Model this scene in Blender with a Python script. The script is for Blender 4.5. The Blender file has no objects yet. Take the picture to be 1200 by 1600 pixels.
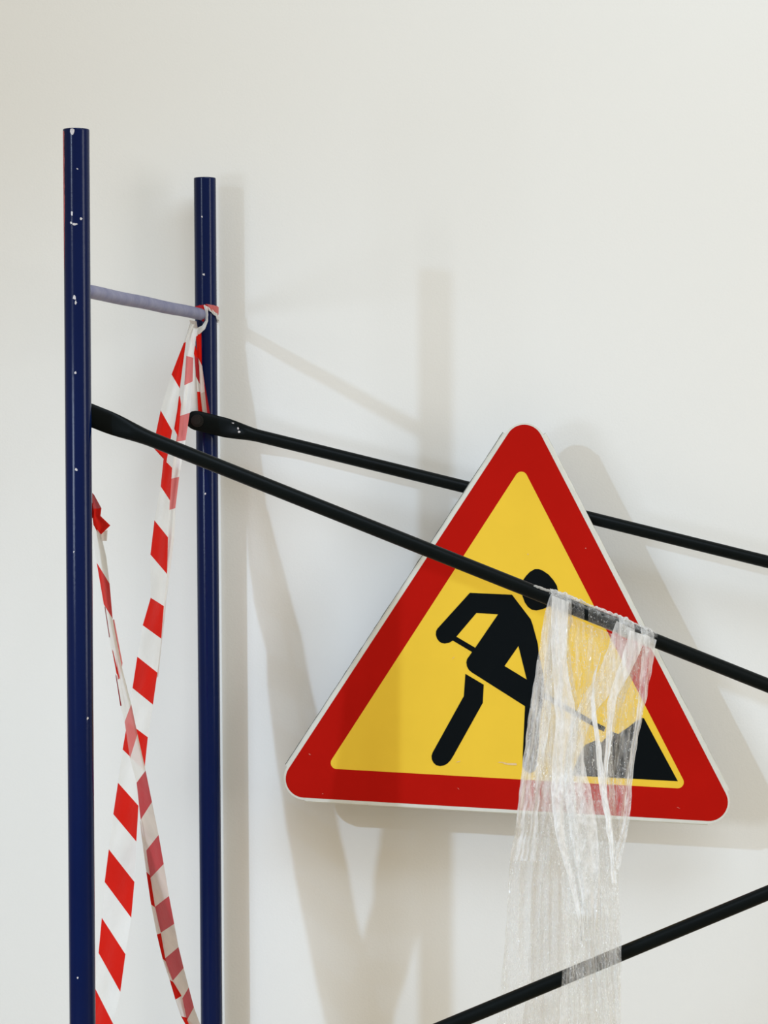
import bpy, bmesh, math, random
from mathutils import Vector, Matrix, noise
from mathutils.geometry import tessellate_polygon

random.seed(4)
scene = bpy.context.scene
COL = scene.collection
R = math.radians

# ------------------------------------------------------------------ camera
F = 3600.0                     # focal length in pixels of the 1200x1600 frame
CAM_H = 1.55
PITCH = math.atan(159.0 / F)
ROLL = R(0.2)
cam_data = bpy.data.cameras.new('camera')
cam_data.sensor_fit = 'VERTICAL'
cam_data.sensor_height = 36.0
cam_data.lens = 36.0 * F / 1600.0
cam_data.clip_start = 0.05
cam = bpy.data.objects.new('camera', cam_data)
COL.objects.link(cam)
cam_mat = (Matrix.Translation((0, 0, CAM_H)) @ Matrix.Rotation(R(90) - PITCH, 4, 'X')
           @ Matrix.Rotation(-ROLL, 4, 'Z'))
cam.matrix_world = cam_mat
scene.camera = cam

# ------------------------------------------------------------------ world, lights, exposure
scene.view_settings.view_transform = 'Standard'
scene.view_settings.look = 'None'
scene.view_settings.gamma = 1.0
scene.view_settings.exposure = -0.07
scene.view_settings.use_curve_mapping = False

world = bpy.data.worlds.new('room_light')
scene.world = world
world.use_nodes = True
bg = world.node_tree.nodes['Background']
bg.inputs['Color'].default_value = (1.0, 0.83, 0.54, 1)
bg.inputs['Strength'].default_value = 0.50

def aim(o, target):
    d = Vector(target) - o.location
    o.rotation_euler = d.to_track_quat('-Z', 'Y').to_euler()

# small bright lamp, high on the left: it casts the crisp shadows
k = bpy.data.lights.new('lamp_left', 'SPOT')
k.energy = 315
k.color = (0.53, 0.73, 1.0)
k.shadow_soft_size = 0.032
k.spot_size = R(68)
k.spot_blend = 1.0
ko = bpy.data.objects.new('lamp_left', k)
COL.objects.link(ko)
ko.location = (-2.45, 1.0, 2.59)
aim(ko, (0.40, 4.5, -0.85))

# wider soft lamp below it, turned down towards the lower wall
s_ = bpy.data.lights.new('soft_lamp_left', 'AREA')
s_.shape = 'RECTANGLE'; s_.size = 0.8; s_.size_y = 0.6
s_.energy = 9.0
s_.color = (0.72, 0.84, 1.0)
s_.spread = R(75)
so = bpy.data.objects.new('soft_lamp_left', s_)
COL.objects.link(so)
so.location = (-2.5, 1.0, 1.35)
aim(so, (0.5, 4.5, -0.1))

# short upright light added on the left: thin highlight near the post tops
g_ = bpy.data.lights.new('post_highlight_light', 'AREA')
g_.shape = 'RECTANGLE'; g_.size = 0.06; g_.size_y = 0.45
g_.energy = 6
g_.color = (0.9, 0.95, 1.0)
go = bpy.data.objects.new('post_highlight_light', g_)
COL.objects.link(go)
go.location = (-2.45, 1.0, 2.24)
aim(go, (-0.4, 4.0, 2.0))

# broad ceiling light that fills the upper wall
c = bpy.data.lights.new('ceiling_light', 'AREA')
c.shape = 'RECTANGLE'; c.size = 2.2; c.size_y = 1.4
c.energy = 53
c.color = (0.67, 0.82, 1.0)
co = bpy.data.objects.new('ceiling_light', c)
COL.objects.link(co)
co.location = (0.9, 2.2, 3.7)
aim(co, (0.2, 4.5, 2.1))

# wide window in the right-hand side of the room, reflected as a soft streak in the tubes
w = bpy.data.lights.new('window_light', 'AREA')
w.shape = 'RECTANGLE'; w.size = 1.3; w.size_y = 2.1
w.energy = 52
w.color = (0.955, 0.975, 1.0)
wo = bpy.data.objects.new('window_light', w)
COL.objects.link(wo)
wo.location = (3.4, 2.2, 1.65)
aim(wo, (0.0, 2.2, 1.65))

# ------------------------------------------------------------------ helpers
RINV = cam_mat.to_3x3()
ZN = 3.70

def at(px, py, Y):
    """point where the sight line through a pixel meets the upright plane at depth Y"""
    v = RINV @ Vector(((px - 600.0) / F, (800.0 - py) / F, -1.0))
    t = Y / v.y
    return Vector((v.x * t, Y, CAM_H + v.z * t))

def new_mat(name):
    m = bpy.data.materials.new(name)
    m.use_nodes = True
    nt = m.node_tree
    return m, nt, nt.nodes['Principled BSDF']

def principled(name, color, rough=0.5, spec=0.5, metal=0.0, var=0.0, scale=8.0, bump=0.0, bscale=300.0, coat=0.0):
    m, nt, b = new_mat(name)
    b.inputs['Base Color'].default_value = (*color, 1)
    b.inputs['Roughness'].default_value = rough
    b.inputs['Specular IOR Level'].default_value = spec
    b.inputs['Metallic'].default_value = metal
    b.inputs['Coat Weight'].default_value = coat
    b.inputs['Coat Roughness'].default_value = 0.03
    tc = nt.nodes.new('ShaderNodeTexCoord')
    if var > 0:
        n = nt.nodes.new('ShaderNodeTexNoise'); n.inputs['Scale'].default_value = scale
        n.inputs['Detail'].default_value = 6
        nt.links.new(tc.outputs['Object'], n.inputs['Vector'])
        mix = nt.nodes.new('ShaderNodeMix'); mix.data_type = 'RGBA'
        mix.inputs[6].default_value = (*[x * (1 - var) for x in color], 1)
        mix.inputs[7].default_value = (*[min(1, x * (1 + var)) for x in color], 1)
        nt.links.new(n.outputs['Fac'], mix.inputs[0])
        nt.links.new(mix.outputs[2], b.inputs['Base Color'])
    if bump > 0:
        n2 = nt.nodes.new('ShaderNodeTexNoise'); n2.inputs['Scale'].default_value = bscale
        n2.inputs['Detail'].default_value = 4
        nt.links.new(tc.outputs['Object'], n2.inputs['Vector'])
        bp = nt.nodes.new('ShaderNodeBump'); bp.inputs['Strength'].default_value = bump
        bp.inputs['Distance'].default_value = 0.001
        nt.links.new(n2.outputs['Fac'], bp.inputs['Height'])
        nt.links.new(bp.outputs['Normal'], b.inputs['Normal'])
    return m

ORIGIN = {}
def link(name, me, mats, parent=None, smooth=True):
    for m in mats:
        me.materials.append(m)
    if smooth:
        for p in me.polygons:
            p.use_smooth = True
    if parent:
        me.transform(Matrix.Translation(-ORIGIN[parent.name]))
    o = bpy.data.objects.new(name, me)
    COL.objects.link(o)
    ORIGIN[o.name] = ORIGIN[parent.name].copy() if parent else Vector((0, 0, 0))
    if parent:
        o.parent = parent
    return o

def empty(name, loc, label, cat, group=None):
    o = bpy.data.objects.new(name, None)
    o.empty_display_size = 0.05
    COL.objects.link(o)
    o.location = loc
    ORIGIN[o.name] = Vector(loc)
    o['label'] = label; o['category'] = cat
    if group: o['group'] = group
    return o

def mesh_from(name, verts, faces, matidx=None):
    me = bpy.data.meshes.new(name)
    me.from_pydata([tuple(v) for v in verts], [], faces)
    if matidx:
        for p, i in zip(me.polygons, matidx):
            p.material_index = i
    me.update()
    return me

def sweep(pts, radii, seg=32, cap=True):
    """tube along pts; radii = list of (r across in the upright plane, r in depth)"""
    verts, faces = [], []
    n = len(pts)
    for i, p in enumerate(pts):
        d = (pts[min(i + 1, n - 1)] - pts[max(i - 1, 0)]).normalized()
        ref = Vector((0, 1, 0)) if abs(d.y) < 0.8 else Vector((0, 0, 1))
        u = d.cross(ref).normalized()
        v = d.cross(u).normalized()
        ru, rv = radii[i]
        for k_ in range(seg):
            a = 2 * math.pi * k_ / seg
            verts.append(p + u * ru * math.cos(a) + v * rv * math.sin(a))
    for i in range(n - 1):
        for k_ in range(seg):
            a, b = i * seg + k_, i * seg + (k_ + 1) % seg
            faces.append((a, b, b + seg, a + seg))
    if cap:
        faces.append(tuple(range(seg))[::-1])
        faces.append(tuple(range((n - 1) * seg, n * seg)))
    return verts, faces

def merge(*parts):
    V, Fc = [], []
    for v, f in parts:
        o = len(V)
        V += v
        Fc += [tuple(i + o for i in q) for q in f]
    return V, Fc

# ------------------------------------------------------------------ materials
M_wall = principled('white_wall_paint', (0.80, 0.80, 0.775), rough=0.75, spec=0.2, var=0.012, scale=2.5, bump=0.25, bscale=260)
M_floor = principled('warm_floor', (0.50, 0.40, 0.25), rough=0.6, var=0.1, scale=3)
M_blue = principled('blue_gloss_paint', (0.0006, 0.0070, 0.050), rough=0.17, spec=0.17, var=0.12, scale=14, bump=0.12, bscale=120)
M_rung = principled('worn_blue_paint', (0.14, 0.14, 0.24), rough=0.5, spec=0.3, var=0.35, scale=30, bump=0.4, bscale=150)
_nt = M_rung.node_tree
for _n in _nt.nodes:
    if _n.type == 'MIX':
        _n.inputs[6].default_value = (0.06, 0.07, 0.18, 1); _n.inputs[7].default_value = (0.32, 0.32, 0.42, 1)
    if _n.type == 'TEX_NOISE' and abs(_n.inputs['Scale'].default_value - 30) < 1: _n.inputs['Roughness'].default_value = .7
M_chip = principled('bare_chip', (0.55, 0.52, 0.52), rough=0.4, var=0.3, scale=200)
M_dullred = principled('dull_red', (0.42, 0.06, 0.08), rough=0.3, var=0.2, scale=60)
M_black = principled('black_brace_paint', (0.0025, 0.0045, 0.005), rough=0.38, spec=0.09, var=0.3, scale=30, bump=0.15, bscale=200)
M_bolt = principled('dark_bolt', (0.012, 0.013, 0.014), rough=0.35, spec=0.5, metal=0.4)
M_signwhite = principled('sign_white_edge', (0.66, 0.66, 0.60), rough=0.45, var=0.10, scale=40)
M_signgrey = principled('sign_dark_edge', (0.14, 0.15, 0.13), rough=0.6, var=0.5, scale=90)
M_signback = principled('galvanised_back', (0.45, 0.46, 0.46), rough=0.4, metal=0.7, var=0.1, scale=30)
M_signred = principled('sign_red', (0.43, 0.0065, 0.0035), rough=0.4, spec=0.05, var=0.10, scale=9)
M_yellow = principled('sign_yellow', (0.83, 0.545, 0.046), rough=0.38, spec=0.06, var=0.05, scale=12)
M_pict = principled('sign_black', (0.0025, 0.0045, 0.006), rough=0.4, spec=0.07)
M_scuff = principled('scuff', (0.72, 0.52, 0.28), rough=0.6, var=0.2, scale=200)
M_scuffred = principled('red_scuff', (0.62, 0.12, 0.09), rough=0.6)

def tape_mat(name, color, trans=0.35, alpha=1.0, rough=0.42, dirt=0.0):
    m, nt, b = new_mat(name)
    out = nt.nodes['Material Output']
    b.inputs['Base Color'].default_value = (*color, 1)
    b.inputs['Roughness'].default_value = rough
    b.inputs['Specular IOR Level'].default_value = 0.03
    tc = nt.nodes.new('ShaderNodeTexCoord')
    n = nt.nodes.new('ShaderNodeTexNoise'); n.inputs['Scale'].default_value = 55; n.inputs['Detail'].default_value = 5
    nt.links.new(tc.outputs['Object'], n.inputs['Vector'])
    bp = nt.nodes.new('ShaderNodeBump'); bp.inputs['Strength'].default_value = 0.35; bp.inputs['Distance'].default_value = 0.004
    nt.links.new(n.outputs['Fac'], bp.inputs['Height'])
    nt.links.new(bp.outputs['Normal'], b.inputs['Normal'])
    n2 = nt.nodes.new('ShaderNodeTexNoise'); n2.inputs['Scale'].default_value = 18; n2.inputs['Detail'].default_value = 4
    nt.links.new(tc.outputs['Object'], n2.inputs['Vector'])
    rmp = nt.nodes.new('ShaderNodeValToRGB')
    rmp.color_ramp.elements[0].position = 0.35; rmp.color_ramp.elements[1].position = 0.7
    rmp.color_ramp.elements[0].color = (*color, 1)
    rmp.color_ramp.elements[1].color = (*[x * (1 - 0.1 - dirt) for x in color], 1)
    nt.links.new(n2.outputs['Fac'], rmp.inputs['Fac'])
    nt.links.new(rmp.outputs['Color'], b.inputs['Base Color'])
    t = nt.nodes.new('ShaderNodeBsdfTranslucent'); t.inputs['Color'].default_value = (*color, 1)
    mx = nt.nodes.new('ShaderNodeMixShader'); mx.inputs[0].default_value = trans
    nt.links.new(b.outputs[0], mx.inputs[1]); nt.links.new(t.outputs[0], mx.inputs[2])
    last = mx
    if alpha < 1:
        tr = nt.nodes.new('ShaderNodeBsdfTransparent')
        m2 = nt.nodes.new('ShaderNodeMixShader'); m2.inputs[0].default_value = alpha
        nt.links.new(tr.outputs[0], m2.inputs[1]); nt.links.new(mx.outputs[0], m2.inputs[2])
        last = m2
    nt.links.new(last.outputs[0], out.inputs['Surface'])
    return m

T_white = tape_mat('tape_white', (0.87, 0.86, 0.82), 0.30, alpha=0.88)
T_red = tape_mat('tape_red', (0.70, 0.014, 0.007), 0.25, alpha=0.995)
T_pink = tape_mat('tape_red_through_white', (0.75, 0.20, 0.19), 0.3, alpha=0.95)
T_crim = tape_mat('tape_red_reverse', (0.52, 0.028, 0.035), 0.3, alpha=0.95)
T_dirty = tape_mat('tape_white_dirty', (0.72, 0.62, 0.54), 0.3, alpha=0.85, dirt=0.2)
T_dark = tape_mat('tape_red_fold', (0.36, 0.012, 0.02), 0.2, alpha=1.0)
TAPE = {'W': 0, 'R': 1, 'P': 2, 'C': 3, 'D': 4, 'K': 5}
TMATS = [T_white, T_red, T_pink, T_crim, T_dirty, T_dark]

# ------------------------------------------------------------------ structure
def quad(name, pts, mat):
    o = link(name, mesh_from(name, pts, [(0, 1, 2, 3)]), [mat], smooth=False)
    o['kind'] = 'structure'
    return o
WY = 4.514
quad('wall_back', [(-5, WY, 0), (5, WY, 0), (5, WY, 3.6), (-5, WY, 3.6)], M_wall)
quad('floor', [(-5, -1, 0), (5, -1, 0), (5, WY, 0), (-5, WY, 0)], M_floor)

# ------------------------------------------------------------------ scaffold frame
NEAR_Y, FAR_Y = ZN, ZN * 1.2
PR = 0.0211

def hollow_tube(p0, p1, r, t=0.003, seg=64):
    d = (p1 - p0).normalized()
    u = d.cross(Vector((0, 1, 0))).normalized(); v = d.cross(u).normalized()
    rings = [(p0, r), (p0 + d * 0.02, r), (p0 + d * 0.04, r), (p1 - d * 0.004, r), (p1 - d * 0.0025, r), (p1 - d * 0.0010, r), (p1, r - 0.001), (p1, r - t), (p1 - d * 0.05, r - t)]
    verts, faces = [], []
    for p, rr in rings:
        for k_ in range(seg):
            a = 2 * math.pi * k_ / seg
            verts.append(p + u * rr * math.cos(a) + v * rr * math.sin(a))
    for i in range(len(rings) - 1):
        for k_ in range(seg):
            a, b = i * seg + k_, i * seg + (k_ + 1) % seg
            faces.append((a, b, b + seg, a + seg))
    faces.append(tuple(range((len(rings) - 1) * seg, len(rings) * seg)))
    faces.append(tuple(range(seg))[::-1])
    return verts, faces

def post_axis(top, bottom, Y):
    a, b = at(*top, Y), at(*bottom, Y)
    d = (b - a)
    foot = a + d * (a.z / -d.z)
    foot.z = 0.0
    return foot, a

nfoot, ntop = post_axis((119.0, 202), (128.9, 1590), NEAR_Y)
ffoot, ftop = post_axis((320.0, 278), (330.6, 1590), FAR_Y)

frame = empty('scaffold_frame', ((nfoot + ffoot) / 2),
              'blue steel scaffold frame, two upright posts joined by a worn rung, at the white wall', 'scaffold frame')
v, f = hollow_tube(nfoot, ntop, PR)
near_post = link('post', mesh_from('post', v, f), [M_blue], frame)
v, f = hollow_tube(ffoot, ftop, PR)
far_post = link('post', mesh_from('post', v, f), [M_blue], frame)

def patch_on_post(px, py, w, h, Y, axis_top, axis_foot, rough=0.35, n=9, lift=0.0003):
    """irregular little patch lying on the front of a post, centre at a pixel, w,h in pixels"""
    c_ = at(px, py, Y - PR)
    s = Y / F
    out = []
    poly = []
    for i in range(n):
        a = 2 * math.pi * i / n
        q = 1 + random.uniform(-rough, rough)
        poly.append((px + math.cos(a) * w * .5 * q, py + math.sin(a) * h * .5 * q))
    def on(px_, py_):
        p = at(px_, py_, Y)
        t = (p.z - axis_foot.z) / (axis_top.z - axis_foot.z)
        ax = axis_foot.lerp(axis_top, t)
        dx = max(-PR * .995, min(PR * .995, p.x - ax.x))
        return Vector((ax.x + dx * 1.01, Y - math.sqrt(PR * PR - dx * dx) - lift, p.z))
    V = [on(px, py)] + [on(*q) for q in poly]
    Fc = [(0, i + 1, (i + 1) % n + 1) for i in range(n)]
    return V, Fc

chips = [(115.5, 209, 8, 10), (115, 336, 3.5, 7), (120, 352, 7, 4), (114, 350, 3.5, 4), (129, 343, 3.5, 4),
         (119, 466, 5, 8), (121, 474, 3, 7), (123.5, 266, 2.5, 2.5), (121, 583, 3.5, 4), (122, 733, 4, 4),
         (118, 861, 2.5, 2.5), (139, 1120, 3, 5), (124, 1523, 2.5, 4)]
for q in chips:
    link('paint_chip', mesh_from('paint_chip', *patch_on_post(*q, NEAR_Y, ntop, nfoot)), [M_chip], near_post)
# dull red streak along the left side of the near post
V, Fc = [], []
for i in range(41):
    py = 206 + i * 5.4
    wdt = (2.6 if py < 330 else 2.6 - (py - 330) / 95 * 2.0) * random.uniform(.8, 1.1)
    base = 99.6 + (py - 206) * 0.0075
    for dx in (0.25, max(.4, wdt)):
        p = at(base + dx, py, NEAR_Y)
        t = p.z / ntop.z
        ax = nfoot.lerp(ntop, t)
        ddx = max(-PR * .9995, p.x - ax.x)
        V.append(Vector((ax.x + ddx * 1.012, NEAR_Y - math.sqrt(max(0, PR * PR - ddx * ddx)) - .0003, p.z)))
    if i: Fc.append((2 * i - 2, 2 * i - 1, 2 * i + 1, 2 * i))
link('red_streak', mesh_from('red_streak', V, Fc), [M_dullred], near_post)['label'] = 'dull red streak'
chips = [(317, 340, 2, 3), (319.5, 430, 4, 3), (322, 771, 3, 3)]
for q in chips:
    link('paint_chip', mesh_from('paint_chip', *patch_on_post(*q, FAR_Y, ftop, ffoot)), [M_chip], far_post)

# rung
ra, rb = at(127, 453.3, NEAR_Y), at(321, 492.5, FAR_Y)
pts, rad = [], []
for i in range(21):
    t = i / 20
    p = ra.lerp(rb, t)
    p.z += 0.0004 * math.sin(t * 17)
    pts.append(p); rad.append((0.0112 * (1 + .03 * math.sin(t * 23)), 0.0112))
rung = link('rung', mesh_from('rung', *sweep(pts, rad, 28)), [M_rung], frame)
rung['label'] = 'worn grey-blue rung joining the posts'

# the same frame further right, at the other end of the bay (outside the picture)
f2 = frame.copy(); COL.objects.link(f2)
f2.location = frame.location + Vector((3.05, 0.0, 0))
f2['label'] = 'second blue scaffold frame at the far right end of the braces'
for ch in (near_post, far_post, rung):
    c_ = ch.copy(); COL.objects.link(c_); c_.parent = f2

# ------------------------------------------------------------------ braces
def brace(name, label, p0, p1, r0, ends, extra=None):
    """p0->p1 tube with flattened ends; ends = (flat length, taper length, half height) at p0"""
    root = empty(name, p0, label, 'brace', 'black diagonal scaffold braces')
    d = (p1 - p0); L = d.length; d.normalize()
    fl, tp, hh = ends
    xs, rr = [], []
    def add(s, a, b): xs.append(p0 + d * s); rr.append((a, b))
    th = 0.0045
    for s, q in ((-0.018, .35), (-0.0165, .55), (-0.013, .78), (-0.007, .93), (0.0, 1.0)):
        add(s, hh * q, th)
    add(fl * .5, hh, th); add(fl, hh * 1.0, th)
    for i in range(1, 13):
        t = i / 12; e = t * t * (3 - 2 * t)
        add(fl + tp * t, hh + (r0 - hh) * e, th + (r0 - th) * min(1, e * 1.6))
    add(L * .4, r0, r0); add(L * .7, r0, r0); add(L - fl - tp, r0, r0)
    for i in range(1, 9):
        t = i / 8; e = t * t * (3 - 2 * t)
        add(L - fl - tp + tp * t, r0 + (hh - r0) * e, r0 + (th - r0) * e)
    add(L, hh, th)
    link('tube', mesh_from('tube', *sweep(xs, rr, 36)), [M_black], root)
    for s, sg in ((0.0, 1),):
        c0 = p0 + d * (s + .002)
        v_, f_ = merge(sweep([c0 + Vector((0, -.016, 0)), c0 + Vector((0, -.004, 0))], [(.0085, .0085)] * 2, 6),
                       sweep([c0 + Vector((0, -.0065, 0)), c0 + Vector((0, -.0044, 0))], [(.012, .012)] * 2, 24))
        if extra != 'hidden':
            link('bolt', mesh_from('bolt', v_, f_), [M_bolt], root, smooth=False)
    return root

BR = 0.0121
def cont(a, b, xpx):       # extend the pixel line a-b to column xpx
    t = (xpx - a[0]) / (b[0] - a[0])
    return (xpx, a[1] + (b[1] - a[1]) * t)

# front brace: leaves the near post, drops to the right
FB_A = (500, 791.7); FB_B = (1150, 1051.2)
def fb_px(x): return cont(FB_A, FB_B, x)
def fb_y(x):  return (ZN + 0.030) + (x - 128) / (1200 - 128) * 0.165
fa = at(*fb_px(137), fb_y(137)); fbp = at(*fb_px(1200), fb_y(1200))
fe = fa + (fbp - fa) * 2.78
brace('diagonal_brace', 'black tubular brace running in front of the triangular sign, starting at the nearer blue post',
      fa, fe, BR, (0.030, 0.085, 0.0182), 'hidden')
# back brace: from the front of the far post, passes behind the sign
BB_Y = FAR_Y - PR - 0.0125
ba = at(307, 657, BB_Y); bb = at(1150, 865.6, BB_Y)
bmid = at(550, 717.5, BB_Y)
bdir = (bb - bmid).normalized()
be = ba + (bb - ba) * 3.05
brace('diagonal_brace', 'black brace passing behind the triangular sign, its flat end bolted on the farther blue post',
      ba, be, BR, (0.05, 0.075, 0.0188))
# lower brace: rises to the right across the bottom corner
LB_A = (700, 1602.5); LB_B = (1150, 1415.8)
LBY0, LBY1 = ZN + .03, ZN + 0.075
def lb_px(x): return cont(LB_A, LB_B, x)
def lb_y(x): return LBY0 + (x - 128) / 1072 * (LBY1 - LBY0)
la = at(*lb_px(137), lb_y(137)); lbp = at(*lb_px(1200), lb_y(1200))
le = la + (lbp - la) * 2.78
brace('diagonal_brace', 'lower black brace rising to the right across the bottom right corner of the photo',
      la, le, BR, (0.030, 0.085, 0.0182), 'hidden')

# little chips on the braces
def brace_chip(px, py, w, h, Y, r=BR):
    n = 8; V = [at(px, py, Y - r - .0006)]
    for i in range(n):
        a = 2 * math.pi * i / n; q = random.uniform(.6, 1.2)
        V.append(at(px + math.cos(a) * w / 2 * q, py + math.sin(a) * h / 2 * q, Y - r - .0002))
    return V, [(0, i + 1, (i + 1) % n + 1) for i in range(n)]
braces = [o for o in COL.objects if o.name.startswith('diagonal_brace')]
for q in ((372, 669.5, 3, 4, BB_Y - .002), (374, 675, 5, 4, BB_Y - .002), (364, 661, 4, 2, BB_Y)):
    link('paint_chip', mesh_from('paint_chip', *brace_chip(*q)), [M_chip], braces[1])

# ------------------------------------------------------------------ road sign
SY = 4.3725                    # plane of the sign's face
sign = empty('road_works_sign', at(800, 1270, SY),
             'red-bordered yellow triangular road works sign with black digging figure, hung before the rear brace', 'road sign')

def round_tri(A, B, C, r, seg=14):
    """A,B,C in pixels -> rounded corners of radius r (px)"""
    pts = []
    P = [Vector(A), Vector(B), Vector(C)]
    for i in range(3):
        p, a, b = P[i], P[i - 1], P[(i + 1) % 3]
        da, db = (a - p).normalized(), (b - p).normalized()
        half = da.angle(db) / 2
        bis = (da + db).normalized()
        c_ = p + bis * (r / math.sin(half))
        t1 = p + da * (r / math.tan(half)); t2 = p + db * (r / math.tan(half))
        a1 = math.atan2(t1.y - c_.y, t1.x - c_.x); a2 = math.atan2(t2.y - c_.y, t2.x - c_.x)
        dlt = (a2 - a1 + math.pi) % (2 * math.pi) - math.pi
        for k_ in range(seg + 1):
            a_ = a1 + dlt * k_ / seg
            pts.append((c_.x + r * math.cos(a_), c_.y + r * math.sin(a_)))
    return pts

def offset_tri(T, o):
    P = [Vector(p) for p in T]
    out = []
    for i in range(3):
        p, a, b = P[i], P[i - 1], P[(i + 1) % 3]
        da, db = (a - p).normalized(), (b - p).normalized()
        half = da.angle(db) / 2
        out.append(tuple(p - (da + db).normalized() * (o / math.sin(half))))
    return out

def plate(loops, yfront, thick):
    """flat plate from pixel loops (first outer, others holes)"""
    L3 = [[Vector((p[0], -p[1], 0)) for p in lp] for lp in loops]
    tris = tessellate_polygon(L3)
    flat = [p for lp in loops for p in lp]
    n = len(flat)
    front = [at(p[0], p[1], SY) + Vector((0, yfront, 0)) for p in flat]
    back = [v_ + Vector((0, thick, 0)) for v_ in front]
    faces = []
    for t in tris:
        a, b, c_ = t
        nn = (front[b] - front[a]).cross(front[c_] - front[a])
        t = (a, b, c_) if nn.y < 0 else (a, c_, b)
        faces.append(t); faces.append(tuple(i + n for i in t[::-1]))
    o = 0
    for lp in loops:
        m_ = len(lp)
        for i in range(m_):
            a, b = o + i, o + (i + 1) % m_
            faces.append((a, b, b + n, a + n))
        o += m_
    return front + back, faces

TRI = [(423.3, 1243.3), (1157.6, 1285.8), (822.1, 634.5)]
YEL = [(509.3, 1200.6), (1075.0, 1232.7), (815.5, 727.4)]
panel_px = round_tri(*offset_tri(TRI, 3.6), 34)
v, f = plate([panel_px], 0.0, 0.0015)
panel = link('panel', mesh_from('panel', v, f), [M_signwhite], sign, smooth=False)
v, f = plate([round_tri(*offset_tri(TRI, 2.0), 32)], 0.0016, 0.0008)
link('back_sheet', mesh_from('back_sheet', v, f), [M_signback], sign, smooth=False)
# folded edge along each straight side: white lip then dark cut edge, ends short of the corners
OT = offset_tri(TRI, 3.6)
for i in range(3):
    A, B = Vector(OT[i]), Vector(OT[(i + 1) % 3])
    cen = (Vector(OT[0]) + Vector(OT[1]) + Vector(OT[2])) / 3
    d = (B - A).normalized()
    nrm = Vector((-d.y, d.x))
    if (A - cen).dot(nrm) < 0: nrm = -nrm
    s0, s1 = A + d * 60, B - d * 58
    wd = [3.6, 4.6, 3.4][i]
    segs = 60
    V, Fc = [], []
    for k_ in range(segs + 1):
        p = s0.lerp(s1, k_ / segs)
        wob = 0.35 * noise.noise(Vector((k_ * .35, i * 7.3, 0)))
        prof = [(-2, 0.0001), (wd * .45 + wob, 0.0003), (wd * .85 + wob, 0.0022), (wd + wob, 0.006), (wd + wob, 0.0165), (wd - 1.3, 0.0165), (-2, 0.0016)]
        for o_, dy in prof:
            q = p + nrm * o_
            V.append(at(q.x, q.y, SY) + Vector((0, dy, 0)))
    m_ = 7
    mi = []
    for k_ in range(segs):
        for j in range(m_):
            a, b = k_ * m_ + j, k_ * m_ + (j + 1) % m_
            Fc.append((a, b, b + m_, a + m_))
            mi.append(0)
    Fc.append(tuple(range(m_))); mi.append(1)
    Fc.append(tuple(range(segs * m_, segs * m_ + m_))[::-1]); mi.append(1)
    link('folded_edge', mesh_from('folded_edge', V, Fc, mi), [M_signwhite, M_signgrey], sign, smooth=False)
    # dark bead along the rear of the fold
    V, Fc = [], []
    pr = []
    segs = 90
    for k_ in range(segs + 1):
        p = s0.lerp(s1, k_ / segs)
        nz = noise.noise(Vector((k_ * .5, i * 3.1 + 20, 0)))
        e = [0.75, 0.55, 1.0][i] * (0.9 + .8 * nz)
        q = p + nrm * (wd + 0.1)
        rr = max(0.00005, e * 0.0011)
        pr.append((at(q.x, q.y, SY) + Vector((0, 0.014, 0)), (rr, rr)))
    link('edge_bead', mesh_from('edge_bead', *sweep([a for a, b in pr], [b for a, b in pr], 8)), [M_signgrey], sign)['label'] = 'dark line along the fold'

v, f = plate([round_tri(*TRI, 29.5), round_tri(*YEL, 9.5, 8)], -0.0004, 0.0004)
link('border', mesh_from('border', v, f), [M_signred], sign, smooth=False)['label'] = 'red border'
v, f = plate([round_tri(*offset_tri(YEL, 1.0), 10.5, 8)], -0.00025, 0.00025)
face = link('yellow_field', mesh_from('yellow_field', v, f), [M_yellow], sign, smooth=False)

body = [(734.2, 926.2), (800, 929.2), (829.2, 967.5), (832.2, 975.8), (840.3, 1006), (841, 1012), (841.5, 1020), (848, 1050), (851, 1075), (849, 1095),
        (845, 1120), (842, 1160), (839, 1195), (836, 1204), (829, 1208), (821, 1205), (816.5, 1197), (816.7, 1181.7), (820.3, 1103.3), (737.5, 1050.8),
        (732.5, 1046.5), (729.6, 1041), (728.6, 1035), (729.7, 1030), (737.5, 1018.7), (707.5, 1000.8), (701.7, 1004.2), (695, 1005.5), (690, 1004.6),
        (686, 1002), (682.8, 997.5), (681, 992), (681.3, 986.5), (683.2, 982.5)]
hole1 = [(713, 994.7), (742.5, 1012), (778.3, 959.7), (744.2, 957.8)]
hole2 = [(810, 1009.2), (788.3, 1040.5), (823, 1061.7)]
leg = [(727.2, 1052.8), (755.8, 1069.7), (754.2, 1098.3), (708.3, 1180.8), (704.2, 1187.5), (698.5, 1193.3), (693, 1196), (687.5, 1197), (681.5, 1195.5),
       (677.3, 1191.5), (674.8, 1186.5), (674.3, 1181), (675.8, 1176), (724.7, 1087.5)]
head = [(835.8, 889.0), (828, 893.5), (821.7, 900), (816.9, 907), (814.6, 915), (814.5, 924), (816.7, 932.5), (820, 941), (825, 948.3), (830.8, 952.6), (838, 953.7),
        (847.5, 951.8), (856, 948), (864, 942), (870, 934), (872, 924), (870, 915), (865, 906.7), (857, 897.5), (848, 891.5), (841.5, 889)]
shovel = [(848, 1080), (905, 1113), (928, 1127), (946, 1136), (944, 1143), (930, 1137), (924, 1133), (902, 1121), (846, 1089)]
mound = [(1001.5, 1122.5), (1004, 1121.5), (1006.3, 1122.5), (1059, 1220.5), (893, 1211.5), (905, 1180), (914, 1164), (930, 1157), (940, 1160), (950, 1149), (956, 1143), (966, 1147), (982, 1136), (993, 1127)]
parts = [plate(lp, -0.0009, 0.0005) for lp in ([body, hole1, hole2], [leg], [head], [shovel], [mound])]
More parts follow.
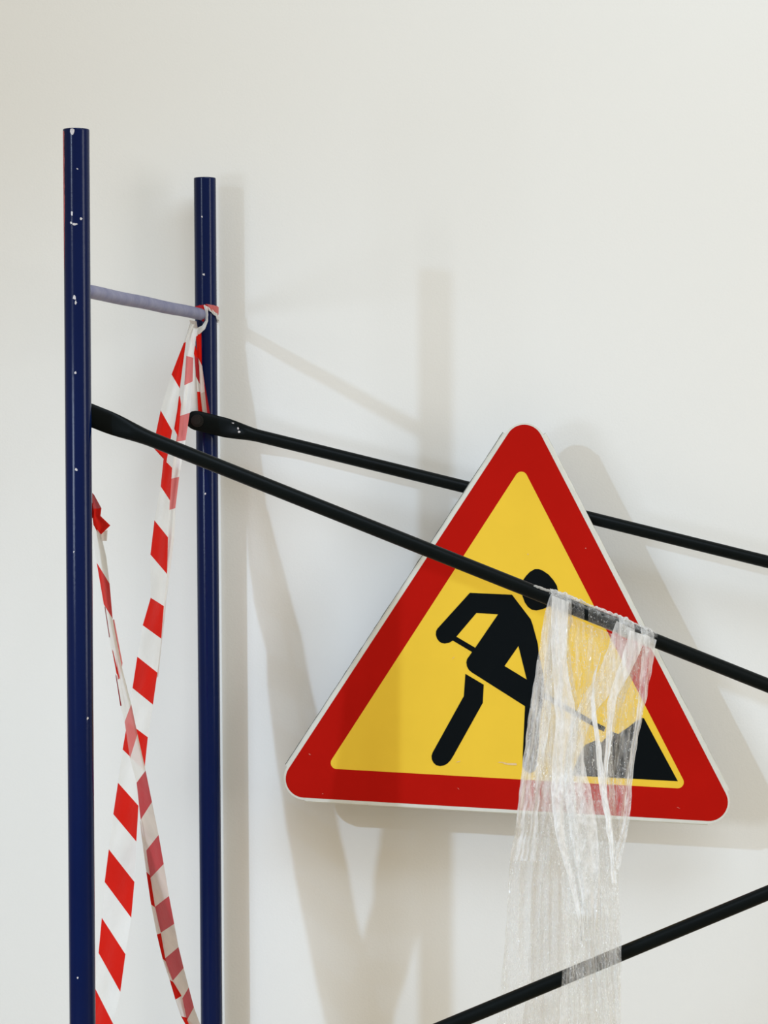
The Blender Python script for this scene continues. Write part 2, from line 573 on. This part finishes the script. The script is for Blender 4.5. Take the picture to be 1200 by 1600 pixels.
ws = link('worker_symbol', mesh_from('worker_symbol', *parts[0]), [M_pict], sign, smooth=False)
ws['label'] = 'black figure of a digging worker'
link('worker_leg', mesh_from('worker_leg', *parts[1]), [M_pict], ws, smooth=False)
link('worker_head', mesh_from('worker_head', *parts[2]), [M_pict], ws, smooth=False)
link('shovel_symbol', mesh_from('shovel_symbol', *parts[3]), [M_pict], sign, smooth=False)
link('mound_symbol', mesh_from('mound_symbol', *parts[4]), [M_pict], sign, smooth=False)['label'] = 'black heap of earth'

def blot(px, py, w, h, ang=0, n=9, dy=-0.0012):
    lp = []
    for i in range(n):
        a = 2 * math.pi * i / n; q = random.uniform(.5, 1.2)
        x, y = math.cos(a) * w / 2 * q, math.sin(a) * h / 2 * q
        lp.append((px + x * math.cos(ang) - y * math.sin(ang), py + x * math.sin(ang) + y * math.cos(ang)))
    return plate([lp], dy, 0.0001)
for b_ in (blot(798, 1193.5, 24, 5, .03), blot(784, 1191, 14, 1.4, .05), blot(716, 1190, 8, 1.5, -.3), blot(708, 1028, 6, .9, -.8),
     blot(825, 866, 2, 2)):
    link('scuff', mesh_from('scuff', *b_), [M_scuff], sign, smooth=False)
for b_ in (blot(484, 1178.5, 4, 2, .5), blot(504, 1240, 4, 1.6), blot(716, 1232, 5, 1.2, .8), blot(915, 857, 2.5, 2.5), blot(940, 950, 3, 1.2), blot(1060, 1262, 6, 1, .4)):
    link('scuff', mesh_from('scuff', *b_), [M_scuffred], sign, smooth=False)
# hooks on the back that hold the sign on the rear brace
for px in (770, 880):
    py = 657 + (px - 307) * (865.6 - 657) / (1150 - 307)
    c0 = at(px, py, BB_Y)
    pts, rr = [], []
    pts.append(Vector((c0.x, SY + .003, c0.z + .045))); pts.append(Vector((c0.x, SY + .004, c0.z + .02)))
    for k_ in range(13):
        a = R(150) - R(210) * k_ / 12
        pts.append(Vector((c0.x, c0.y + .0150 * -math.cos(a) , c0.z + .0150 * math.sin(a))))
    rr = [(.0018, .0018)] * len(pts)
    link('hook', mesh_from('hook', *sweep(pts, rr, 10)), [M_bolt], sign)

# ------------------------------------------------------------------ barrier tapes
def ribbon(rows, cols, depth, amp=0.004, nu=8, step=5.0, ph=0.0, waves=1.3, yoff=0.0, tilt=0.0):
    """rows: list of ((xl,yl),(xr,yr)); cols: letter per cell. depth(px,py)->Y. returns verts, faces, material index"""
    V, Fc, MI = [], [], []
    nrow = 0
    for c_ in range(len(rows) - 1):
        (a, b), (a2, b2) = rows[c_], rows[c_ + 1]
        L = max(math.dist(a, a2), math.dist(b, b2))
        n = max(2, int(L / step))
        for s in range(n + 1):
            if c_ > 0 and s == 0: continue
            t = s / n
            l = (a[0] + (a2[0] - a[0]) * t, a[1] + (a2[1] - a[1]) * t)
            r = (b[0] + (b2[0] - b[0]) * t, b[1] + (b2[1] - b[1]) * t)
            for j in range(nu + 1):
                u = j / nu
                x, y = l[0] + (r[0] - l[0]) * u, l[1] + (r[1] - l[1]) * u
                d = depth(x, y) + yoff - tilt * (u - .5) * min(1, max(0, (y - 540) / 350))
                wv = amp * (math.sin(2 * math.pi * waves * u + ph + y * 0.012) + 0.6 * noise.noise(Vector((u * 2.2 + ph, y * 0.02, ph * 3))))
                V.append(at(x, y, d + wv))
            if nrow > 0:
                for j in range(nu):
                    p = (nrow - 1) * (nu + 1) + j
                    Fc.append((p, p + nu + 1, p + nu + 2, p + 1)); MI.append(TAPE[cols[c_]])
            nrow += 1
    return V, Fc, MI

def lerp_tab(tab, y):
    if y <= tab[0][0]: return tab[0][1]
    for (y0, d0), (y1, d1) in zip(tab, tab[1:]):
        if y <= y1:
            return d0 + (d1 - d0) * (y - y0) / (y1 - y0)
    return tab[-1][1]

def d1(x, y): return ZN * lerp_tab([(480, 1.186), (640, 1.168), (1100, 1.105), (1600, 1.035), (1800, 1.012)], y)
def d2(x, y): return ZN * lerp_tab([(770, 1.011), (1000, 1.028), (1215, 1.052), (1600, 1.105), (1800, 1.13)], y)

def multi(name, label, ribs, parent=None, cat=None):
    for v_, f_, m_ in ribs:
        ob = link(name, mesh_from(name, v_, f_, m_), TMATS, parent)
        if label: ob['label'] = label
    return ob

t1 = empty('barrier_tape', at(310, 500, FAR_Y - PR), 'red and white barrier tape knotted on the farther post, slanting down left', 'barrier tape')
main1 = [((297, 505), (304, 507)), ((287, 536), (290.5, 534)), ((268, 585), (281, 607)), ((251, 641), (269, 673)), ((239, 699), (260, 722)),
         ((256, 712), (269, 731)), ((251, 760), (265.5, 782)), ((241.3, 813), (262.5, 839.5)), ((235, 866.5), (261, 897)), ((235.5, 934), (256, 947)),
         ((223, 977), (252, 998)), ((214.5, 1026), (246, 1051)), ((207, 1075), (239, 1101)), ((199, 1128), (231, 1152)), ((191.6, 1171), (225.5, 1204)),
         ((184.4, 1223), (216.3, 1259)), ((177, 1272), (213, 1315)), ((170, 1327), (210, 1378)), ((163.5, 1378), (205, 1434)), ((159, 1434), (196, 1491)),
         ((154, 1489), (188, 1550)), ((149, 1545), (178, 1602)), ((141, 1600), (168, 1655)), ((134, 1650), (158, 1710)), ((128, 1730), (140, 1760))]
cols1 = 'WRWRWRWRWRWRWRWRWRWRWRWR'
multi('tape_strip', 'long front strip of the tape', [ribbon(main1, cols1, d1, amp=0.003, ph=.4, tilt=.066)], t1)
fold1 = [((299, 512), (308, 515)), ((291, 556), (302, 559)), ((288, 602), (301, 596)), ((281, 650), (296.5, 645)), ((275, 690), (290, 688)),
         ((267, 748), (280, 745)), ((264, 797), (274, 794)), ((260, 845), (272, 842)), ((252, 940), (260, 938)), ((238, 1060), (247, 1058))]
multi('folded_layer', 'paler folded layer behind the strip', [ribbon(fold1, 'WPWPWPWWW', d1, amp=0.002, ph=2, yoff=0.006)], t1)
def ds(x, y): return lerp_tab([(515, FAR_Y - PR - .016), (560, FAR_Y - PR - .012), (635, FAR_Y - PR - .0045), (700, FAR_Y - PR - .0045)], y)
str_a = [((306, 522), (314.5, 518)), ((310, 574), (315.5, 572)), ((314, 618), (320, 600)), ((322, 650), (329, 650)), ((324, 668), (330, 668))]
str_b = [((297, 525), (301, 528)), ((304, 557), (312, 560)), ((306, 588), (312, 600)), ((308, 612), (314, 612)), ((310, 650), (318, 650)), ((311, 668), (319, 668))]
str_c = [((296, 530), (305, 528)), ((300, 575), (307, 570)), ((296, 645), (311, 640)), ((292, 668), (312, 668))]
str_d = [((310, 560), (316, 572)), ((313, 615), (320, 612)), ((317, 650), (324, 650))]
str_e = [((279.5, 620), (281, 618)), ((277, 640), (283, 632)), ((272, 670), (278.5, 683))]
multi('loose_strand', None,
      [ribbon(str_a, 'RPCC', ds, .0006, ph=1), ribbon(str_b, 'RCWRR', ds, .0006, ph=3, yoff=-.0006),
       ribbon(str_d, 'WD', ds, .0004, ph=2, yoff=-.0012)], t1)
multi('loose_strand', None, [ribbon(str_c, 'WWW', ds, .0005, ph=2, yoff=.0006), ribbon(str_e, 'RR', d1, .001, yoff=-.004)], t1)
# knot: bands wound round the post and round the rung end
def band(p0, p1, r, a0, a1, width0, width1, slope, mat, n=28, nu=4, axis=None):
    V, Fc, MI = [], [], []
    for i in range(n + 1):
        t = i / n
        a = a0 + (a1 - a0) * t
        wd_ = width0 + (width1 - width0) * t
        for j in range(nu + 1):
            u = (j / nu - .5)
            z = p0.z + (p1.z - p0.z) * t + u * wd_
            rr = r + .0012 * math.sin(i * .9 + j) + .0006
            V.append(Vector((p0.x + rr * math.sin(a), p0.y - rr * math.cos(a), z)))
            if i and j:
                q = (i - 1) * (nu + 1) + j - 1
                Fc.append((q, q + 1, q + nu + 2, q + nu + 1)); MI.append(TAPE[mat])
    return V, Fc, MI
pc = at(321.6, 487, FAR_Y)
zz = lambda y: at(321.6, y, FAR_Y - PR).z
def PZ(y): return Vector((pc.x, pc.y, zz(y)))
knot = [band(PZ(485), PZ(480), PR + .001, R(-95), R(15), .012, .012, 0, 'C'),
        band(PZ(479), PZ(486), PR + .002, R(5), R(100), .010, .016, 0, 'P'),
        band(PZ(478), PZ(501), PR + .003, R(-3), R(96), .005, .010, 0, 'W'),
        band(PZ(501), PZ(485), PR + .003, R(96), R(265), .010, .012, 0, 'W')]
ribs = list(knot)
ky = FAR_Y - PR - .018
lp = [((318, 477), (324, 479)), ((321.5, 489), (325, 487)), ((321.5, 500), (325, 502)), ((316, 508.5), (320.5, 514)), ((307, 513), (312, 522)), ((301, 511), (304, 524)), ((297, 503), (299, 518))]
ribs.append(ribbon(lp, 'WWWWWW', lambda x, y: ky, .0015, nu=4, step=2))
lp = [((306, 479), (306, 484)), ((312, 476.5), (313, 482)), ((317, 477), (315.5, 484)), ((321, 484), (316, 488)), ((321.5, 494), (317, 496)), ((318, 503), (315, 501))]
ribs.append(ribbon(lp, 'CCRCK', lambda x, y: ky + .002, .001, nu=4, step=2))
lp = [((296, 500), (307, 502)), ((299, 512), (309, 514)), ((300, 530), (309, 524))]
ribs.append(ribbon(lp, 'DW', lambda x, y: ky + .001, .001, nu=4, step=2))
multi('knot_band', None, ribs, t1)

t2 = empty('barrier_tape', at(147, 800, ZN + PR), 'red and white barrier tape tied to the nearer blue post, slanting down right', 'barrier tape')
main2 = [((143, 815), (158, 836)), ((147, 850), (166, 870)), ((151, 879), (171.3, 912)), ((162, 944), (176, 967)), ((174, 1015), (183, 1005)), ((182.5, 1060), (190.5, 1042)), ((189, 1105), (204, 1096)),
         ((194.7, 1128), (205, 1100)), ((203, 1185), (214.8, 1147)), ((213.4, 1223), (227.5, 1204)), ((219.7, 1281), (237.5, 1253)), ((228.5, 1329), (247.8, 1304.5)),
         ((234, 1373), (255.8, 1350)), ((242, 1417), (264, 1400)), ((251, 1457.5), (272.3, 1443.5)), ((255, 1500), (279, 1479.7)), ((269.5, 1533), (287, 1512.5)),
         ((283, 1563), (295, 1543)), ((290, 1598), (303, 1574)), ((303, 1630), (314, 1604)), ((312, 1670), (326, 1645))]
cols2 = 'WWRWWWWPWCDCDCDCDCDC'
fold2 = [((176.5, 968), (178.5, 968)), ((180, 1010), (188, 1018)), ((182, 1035), (191.5, 1036)), ((184, 1062), (187.5, 1060))]
sl1 = [((163.3, 948), (164.5, 948)), ((170.5, 996), (171.8, 996))]
sl2 = [((175, 1014), (177, 1018)), ((182, 1052), (186.5, 1060))]
sl3 = [((180.3, 1053), (182, 1056)), ((188, 1103), (190, 1103))]
edge2 = [((218, 1283), (221, 1283)), ((228.5, 1362), (234.5, 1368)), ((236, 1413), (242.5, 1418)), ((245, 1460), (251.5, 1458)), ((254, 1498), (259, 1502)), ((265, 1531), (270.5, 1534)), ((274, 1562), (284, 1556)), ((283, 1588), (292, 1590)), ((296, 1612), (304, 1604))]
flag = [((144, 770), (147, 773)), ((144, 795), (158.5, 794)), ((144, 806), (157, 806)), ((146, 820), (172.5, 821)), ((154, 835), (158, 835)), ((156.5, 846), (158, 846))]
flagw = [((156, 832), (168, 828)), ((158, 845), (167, 845))]
multi('tape_strip', 'long strip of the tape', [ribbon(main2, cols2, d2, amp=0.003, ph=1.1, tilt=.070)], t2)
multi('folded_layer', None, [ribbon(fold2, 'PPP', d2, .001, yoff=.004), ribbon(sl1, 'K', d2, .0003, yoff=-.005), ribbon(sl2, 'R', d2, .0005, yoff=-.005),
      ribbon(sl3, 'K', d2, .0005, yoff=-.005), ribbon(edge2, 'WRWRWRWR', d2, .0015, yoff=.024)], t2)
wrap = []
nzp = lambda y: at(124, y, NEAR_Y)
q0, q1 = nzp(800), nzp(790)
wrap.append(band(q0, q1, PR + .0005, R(100), R(200), .022, .03, 0, 'R'))
multi('loose_end', 'short red loose end by the post', [ribbon(flag, 'CRRRK', d2, .002, yoff=-.003), ribbon(flagw, 'D', d2, .001, yoff=.004)] + wrap, t2)

# ------------------------------------------------------------------ clear plastic film over the front brace
def film_mat(name, base, streak, glint_speck=.75, refl=.35, white=(0.97, 0.97, 0.96), gloss=0.12):
    m = bpy.data.materials.new(name); m.use_nodes = True
    nt = m.node_tree; nt.nodes.clear()
    N = nt.nodes.new; Lk = nt.links.new
    out = N('ShaderNodeOutputMaterial')
    tc = N('ShaderNodeTexCoord')
    mp = N('ShaderNodeMapping'); mp.inputs['Scale'].default_value = (130, 130, 16)
    Lk(tc.outputs['Object'], mp.inputs['Vector'])
    n1 = N('ShaderNodeTexNoise'); n1.inputs['Scale'].default_value = 1.0; n1.inputs['Detail'].default_value = 5; n1.inputs['Roughness'].default_value = .62
    Lk(mp.outputs['Vector'], n1.inputs['Vector'])
    mp2 = N('ShaderNodeMapping'); mp2.inputs['Scale'].default_value = (150, 150, 95)
    mp2.inputs['Rotation'].default_value = (0, R(12), 0)
    Lk(tc.outputs['Object'], mp2.inputs['Vector'])
    n2 = N('ShaderNodeTexVoronoi'); n2.feature = 'F1'; n2.inputs['Scale'].default_value = .9
    Lk(mp2.outputs['Vector'], n2.inputs['Vector'])
    n3 = N('ShaderNodeTexNoise'); n3.inputs['Scale'].default_value = 1.6; n3.inputs['Detail'].default_value = 3; n3.inputs['Distortion'].default_value = 1.2
    Lk(mp2.outputs['Vector'], n3.inputs['Vector'])
    add = N('ShaderNodeMath'); add.operation = 'ADD'
    Lk(n2.outputs['Distance'], add.inputs[0]); Lk(n3.outputs['Fac'], add.inputs[1])
    add2 = N('ShaderNodeMath'); add2.operation = 'ADD'
    Lk(add.outputs[0], add2.inputs[0]); Lk(n1.outputs['Fac'], add2.inputs[1])
    bp = N('ShaderNodeBump'); bp.inputs['Strength'].default_value = 1.0; bp.inputs['Distance'].default_value = 0.007
    Lk(add2.outputs[0], bp.inputs['Height'])
    dif = N('ShaderNodeBsdfDiffuse'); dif.inputs['Color'].default_value = (*white, 1)
    trl = N('ShaderNodeBsdfTranslucent'); trl.inputs['Color'].default_value = (*white, 1)
    mdt = N('ShaderNodeMixShader'); mdt.inputs[0].default_value = 0.42
    Lk(dif.outputs[0], mdt.inputs[1]); Lk(trl.outputs[0], mdt.inputs[2])
    tr = N('ShaderNodeBsdfTransparent'); tr.inputs['Color'].default_value = (0.985, 0.985, 0.975, 1)
    rm = N('ShaderNodeMapRange'); rm.inputs['From Min'].default_value = .38; rm.inputs['From Max'].default_value = .68
    rm.inputs['To Min'].default_value = base; rm.inputs['To Max'].default_value = min(1, base + streak)
    Lk(n1.outputs['Fac'], rm.inputs['Value'])
    mp3 = N('ShaderNodeMapping'); mp3.inputs['Scale'].default_value = (230, 230, 110)
    mp3.inputs['Rotation'].default_value = (0, R(-14), 0)
    Lk(tc.outputs['Object'], mp3.inputs['Vector'])
    n4 = N('ShaderNodeTexNoise'); n4.inputs['Scale'].default_value = 1.0; n4.inputs['Detail'].default_value = 4; n4.inputs['Distortion'].default_value = 1.6
    Lk(mp3.outputs['Vector'], n4.inputs['Vector'])
    r4 = N('ShaderNodeMapRange'); r4.inputs['From Min'].default_value = .57; r4.inputs['From Max'].default_value = .68
    r4.inputs['To Min'].default_value = 0; r4.inputs['To Max'].default_value = glint_speck  # opaque white specks mixed into the film stand in for glints
    Lk(n4.outputs['Fac'], r4.inputs['Value'])
    lw = N('ShaderNodeLayerWeight'); lw.inputs['Blend'].default_value = .3
    lm = N('ShaderNodeMath'); lm.operation = 'MULTIPLY_ADD'; lm.inputs[1].default_value = .5
    Lk(lw.outputs['Facing'], lm.inputs[0]); Lk(rm.outputs[0], lm.inputs[2])
    mxx = N('ShaderNodeMath'); mxx.operation = 'MAXIMUM'; mxx.use_clamp = True
    Lk(lm.outputs[0], mxx.inputs[0]); Lk(r4.outputs[0], mxx.inputs[1])
    m1 = N('ShaderNodeMixShader'); Lk(mxx.outputs[0], m1.inputs[0])
    Lk(tr.outputs[0], m1.inputs[1]); Lk(mdt.outputs[0], m1.inputs[2])
    gl = N('ShaderNodeBsdfGlossy'); gl.inputs['Roughness'].default_value = 0.09; gl.inputs['Color'].default_value = (1, 1, 1, 1)
    Lk(bp.outputs['Normal'], gl.inputs['Normal'])
    fr = N('ShaderNodeFresnel'); fr.inputs['IOR'].default_value = 1.5
    Lk(bp.outputs['Normal'], fr.inputs['Normal'])
    fm = N('ShaderNodeMath'); fm.operation = 'MULTIPLY_ADD'; fm.inputs[1].default_value = refl; fm.inputs[2].default_value = gloss * .35
    fm.use_clamp = True
    Lk(fr.outputs[0], fm.inputs[0])
    m2 = N('ShaderNodeMixShader'); Lk(fm.outputs[0], m2.inputs[0])
    Lk(m1.outputs[0], m2.inputs[1]); Lk(gl.outputs[0], m2.inputs[2])
    Lk(m2.outputs[0], out.inputs['Surface'])
    return m
F_sheer = film_mat('clear_film', 0.03, 0.34)
F_thin = film_mat('thin_film', 0.0, 0.10, glint_speck=.45, refl=.07, gloss=.05)
F_haze = film_mat('creased_film', 0.20, 0.55)
F_dense = film_mat('gathered_film', 0.48, 0.5)
F_grey = film_mat('crumpled_film_scrap', 0.75, 0.2, white=(0.62, 0.61, 0.57))

def spl(tab, y):
    """smooth interpolation of (y, x) samples"""
    n = len(tab)
    if y <= tab[0][0]: return tab[0][1]
    if y >= tab[-1][0]: return tab[-1][1]
    for i in range(n - 1):
        if y <= tab[i + 1][0]:
            y0, x0 = tab[i]; y1, x1 = tab[i + 1]
            m0 = (x1 - tab[i - 1][1]) / (y1 - tab[i - 1][0]) if i > 0 else (x1 - x0) / (y1 - y0)
            m1 = (tab[i + 2][1] - x0) / (tab[i + 2][0] - y0) if i < n - 2 else (x1 - x0) / (y1 - y0)
            h = y1 - y0; t = (y - y0) / h
            return ((2 * t**3 - 3 * t**2 + 1) * x0 + (t**3 - 2 * t**2 + t) * h * m0
                    + (-2 * t**3 + 3 * t**2) * x1 + (t**3 - t**2) * h * m1)

def fb_top(x): return fb_px(x)[1]

def drape(left, right, front, seed, amp=0.006, freq=5, nu=36, ystep=5, hug=True):
    """sheet of film between two pixel curves [(y,x)...]; front = depth offset table [(y, metres)] from the brace plane"""
    V, Fc = [], []
    y0 = min(left[0][0], right[0][0]); y1 = max(left[-1][0], right[-1][0])
    n = int((y1 - y0) / ystep)
    for i in range(n + 1):
        t = i / n
        yl = left[0][0] + (left[-1][0] - left[0][0]) * t
        yr = right[0][0] + (right[-1][0] - right[0][0]) * t
        xl, xr = spl(left, yl), spl(right, yr)
        e = 2.0 * (noise.noise(Vector((yl * .045, seed, 0))))
        xl += e; xr += 2.0 * noise.noise(Vector((yr * .05, seed + 9, 0)))
        for j in range(nu + 1):
            u = j / nu
            x, y = xl + (xr - xl) * u, yl + (yr - yl) * u
            grow = min(1, max(0, (y - fb_top(x)) / 60.0))
            off = lerp_tab(front, y)
            cr = abs(noise.noise(Vector((u * freq + seed * 3.7 + .6 * math.sin(y * .01), y * .0035, seed)))) * 2 - .4
            fine = noise.noise(Vector((x * .09, y * .05, seed + 4))) * .45 + noise.noise(Vector((x * .22, y * .16, seed + 8))) * .22
            V.append(at(x, y, fb_y(x) + off + (cr + fine) * amp * (.25 + .75 * grow)))
            if i and j:
                q = (i - 1) * (nu + 1) + j - 1
                Fc.append((q, q + nu + 1, q + nu + 2, q + 1))
    return V, Fc

film = empty('plastic_film', at(930, 960, fb_y(930)), 'crumpled clear plastic film draped over the front black brace and hanging down before the sign', 'plastic film')
FR = -BR - .004
front_tab = [(900, FR), (1000, FR - .004), (1200, -.035), (1430, -.122), (1700, -.125)]
def ft(o): return [(y, d + o) for y, d in front_tab]
back_tab = [(900, .018), (1100, .022), (1300, .020), (1450, .016), (1700, .02)]
def top(x, k_=0): return fb_top(x) - 10 + k_

edgeL = [(928, 860), (960, 851), (1010, 843), (1060, 835), (1120, 826), (1190, 817), (1250, 810), (1300, 805), (1345, 796), (1400, 794), (1460, 789), (1520, 783), (1620, 773)]
edgeR = [(1000, 1026), (1025, 1022), (1070, 1014), (1110, 1006), (1150, 998), (1200, 990), (1280, 984), (1320, 976), (1360, 967), (1440, 971), (1490, 972), (1540, 970), (1620, 970)]

def add_film(name, parts_, mat, label=None):
    for pt in parts_:
        o = link(name, mesh_from(name, *pt), [mat], film)
        if label: o['label'] = label
    return o
# back flap: full sheet hanging behind the lower brace, left part
add_film('back_flap', [drape([(930, 860), (1010, 845), (1120, 828), (1250, 812), (1345, 797), (1460, 790), (1620, 774)],
                             [(950, 895), (1010, 890), (1120, 905), (1250, 915), (1345, 920), (1460, 930), (1620, 940)], back_tab, 1, .008, 6)], F_sheer)
add_film('back_flap', [drape([(935, 868), (1050, 850), (1250, 835), (1400, 830), (1500, 826), (1620, 815)],
                             [(950, 885), (1050, 880), (1250, 880), (1400, 885), (1500, 880), (1620, 872)], [(a, b + .006) for a, b in back_tab], 2, .006, 4)], F_haze)
# front: broad thin sheet
add_film('front_flap', [drape([(950, 862), (1000, 858), (1100, 850), (1200, 842), (1320, 868), (1420, 878), (1620, 876)],
                              [(1016, 1016), (1040, 1000), (1100, 972), (1160, 958), (1260, 962), (1360, 966), (1620, 970)], ft(0), 3, .006, 9, nu=70)], F_sheer)
add_film('front_flap', [drape([(1250, 872), (1340, 880), (1420, 886), (1500, 890), (1620, 884)],
                              [(1250, 950), (1340, 962), (1420, 968), (1500, 971), (1620, 968)], ft(-.004), 4, .006, 7, nu=60)], F_sheer)
# left edge strip
add_film('gathered_strand', [drape(edgeL[:9], [(930, 872), (1000, 868), (1060, 864), (1120, 860), (1200, 848), (1260, 842), (1345, 838)], ft(-.002)[:3] + [(1700, -.03)], 5, .005, 4)], F_haze)
# white rope from the gather
add_film('gathered_strand', [drape([(930, 862), (1000, 861), (1060, 864), (1130, 868), (1200, 862), (1290, 866), (1400, 895), (1470, 908)],
                                   [(941, 889), (1000, 886), (1060, 889), (1130, 903), (1200, 897), (1300, 905), (1400, 915), (1470, 911)], ft(-.006), 6, .006, 3)], F_dense)
# diagonal strand from upper right
add_film('gathered_strand', [drape([(970, 963), (1050, 935), (1100, 905), (1160, 885), (1250, 884), (1380, 905), (1480, 925)],
                                   [(985, 992), (1040, 977), (1080, 955), (1115, 930), (1170, 912), (1270, 930), (1380, 938), (1480, 929)], ft(-.009), 7, .005, 3)], F_haze)
# thin second diagonal
add_film('gathered_strand', [drape([(985, 985), (1050, 964), (1090, 951), (1130, 948), (1180, 945), (1230, 940), (1290, 948), (1380, 956)],
                                   [(994, 1012), (1050, 985), (1090, 965), (1130, 958), (1180, 953), (1230, 948), (1290, 957), (1380, 964)], ft(-.012), 8, .003, 2, nu=14)], F_dense)
# right narrow strand
add_film('gathered_strand', [drape([(990, 1006), (1050, 1001), (1120, 994), (1170, 986), (1240, 977), (1290, 972), (1350, 955)],
                                   edgeR[:9], ft(-.012), 9, .004, 2, nu=16)], F_haze)
# second line of the inner cone
add_film('gathered_strand', [drape([(1020, 938), (1070, 925), (1110, 924), (1160, 930), (1220, 935), (1290, 947), (1360, 958)],
                                   [(1020, 939), (1070, 929), (1110, 931), (1160, 938), (1220, 945), (1290, 955), (1360, 960)], ft(-.014), 10, .003, 2, nu=10)], F_dense)
# clear middle panel between strands
add_film('front_flap', [drape([(1004, 986), (1060, 968), (1120, 952), (1200, 948), (1275, 955), (1330, 956)],
                              [(1014, 1015), (1060, 1004), (1120, 996), (1200, 983), (1275, 976), (1330, 970)], ft(.002), 11, .005, 5)], F_sheer)

# sleeve of film wound over the brace
def sleeve(x0, x1, r0, a0, a1, seed, n=60, m_=26):
    V, Fc = [], []
    for i in range(n + 1):
        x = x0 + (x1 - x0) * i / n
        c_ = at(*fb_px(x), fb_y(x))
        for j in range(m_ + 1):
            a = a0 + (a1 - a0) * j / m_
            rr = r0 + .0022 * noise.noise(Vector((x * .11, a * 2.2, seed))) + .0012 * noise.noise(Vector((x * .4, a * 3, seed + 3)))
            V.append(c_ + Vector((0, -rr * math.cos(a), rr * math.sin(a))))
            if i and j:
                q = (i - 1) * (m_ + 1) + j - 1
                Fc.append((q, q + 1, q + m_ + 2, q + m_ + 1))
    return V, Fc
add_film('brace_wrap', [sleeve(857, 1026, BR + .0026, R(28), R(200), 1)], F_thin, 'film wound round the brace')
add_film('brace_wrap', [sleeve(890, 912, BR + .0032, R(-72), R(60), 6, 20)], F_thin)
add_film('brace_wrap', [sleeve(918, 1022, BR + .0030, R(-72), R(60), 7, 50)], F_thin)
add_film('brace_wrap', [sleeve(860, 892, BR + .0045, R(-70), R(160), 2, 24)], F_haze)
add_film('brace_wrap', [sleeve(966, 990, BR + .0045, R(-70), R(160), 3, 14), sleeve(1000, 1020, BR + .0045, R(-70), R(160), 4, 14)], F_haze)
# crumpled ridge along the top of the brace
def ridge(x0, x1, h0, h1, seed, r=.002):
    pts, rr = [], []
    for i in range(40):
        t = i / 39; x = x0 + (x1 - x0) * t
        c_ = at(*fb_px(x), fb_y(x))
        h = (h0 + (h1 - h0) * t) * (1 + .25 * noise.noise(Vector((x * .2, seed, 0))))
        e = math.sin(math.pi * min(1, max(0, t))) ** .4
        pts.append(c_ + Vector((0, -.005, h)))
        rr.append((r * (e + .05) * (1 + .4 * noise.noise(Vector((x * .3, seed, 5)))), .007 * e + .0004))
    return sweep(pts, rr, 14)
add_film('film_scrap', [ridge(829, 861, .0100, .0120, 3, .0028)], F_grey, 'grey-white crumpled scrap on top of the brace')
add_film('film_ridge', [ridge(862, 915, .0160, .0165, 5, .0030), ridge(915, 975, .0155, .0165, 6, .0022), ridge(960, 990, .0165, .0150, 7, .0028), ridge(988, 1026, .0150, .0135, 8, .0018)], F_haze)
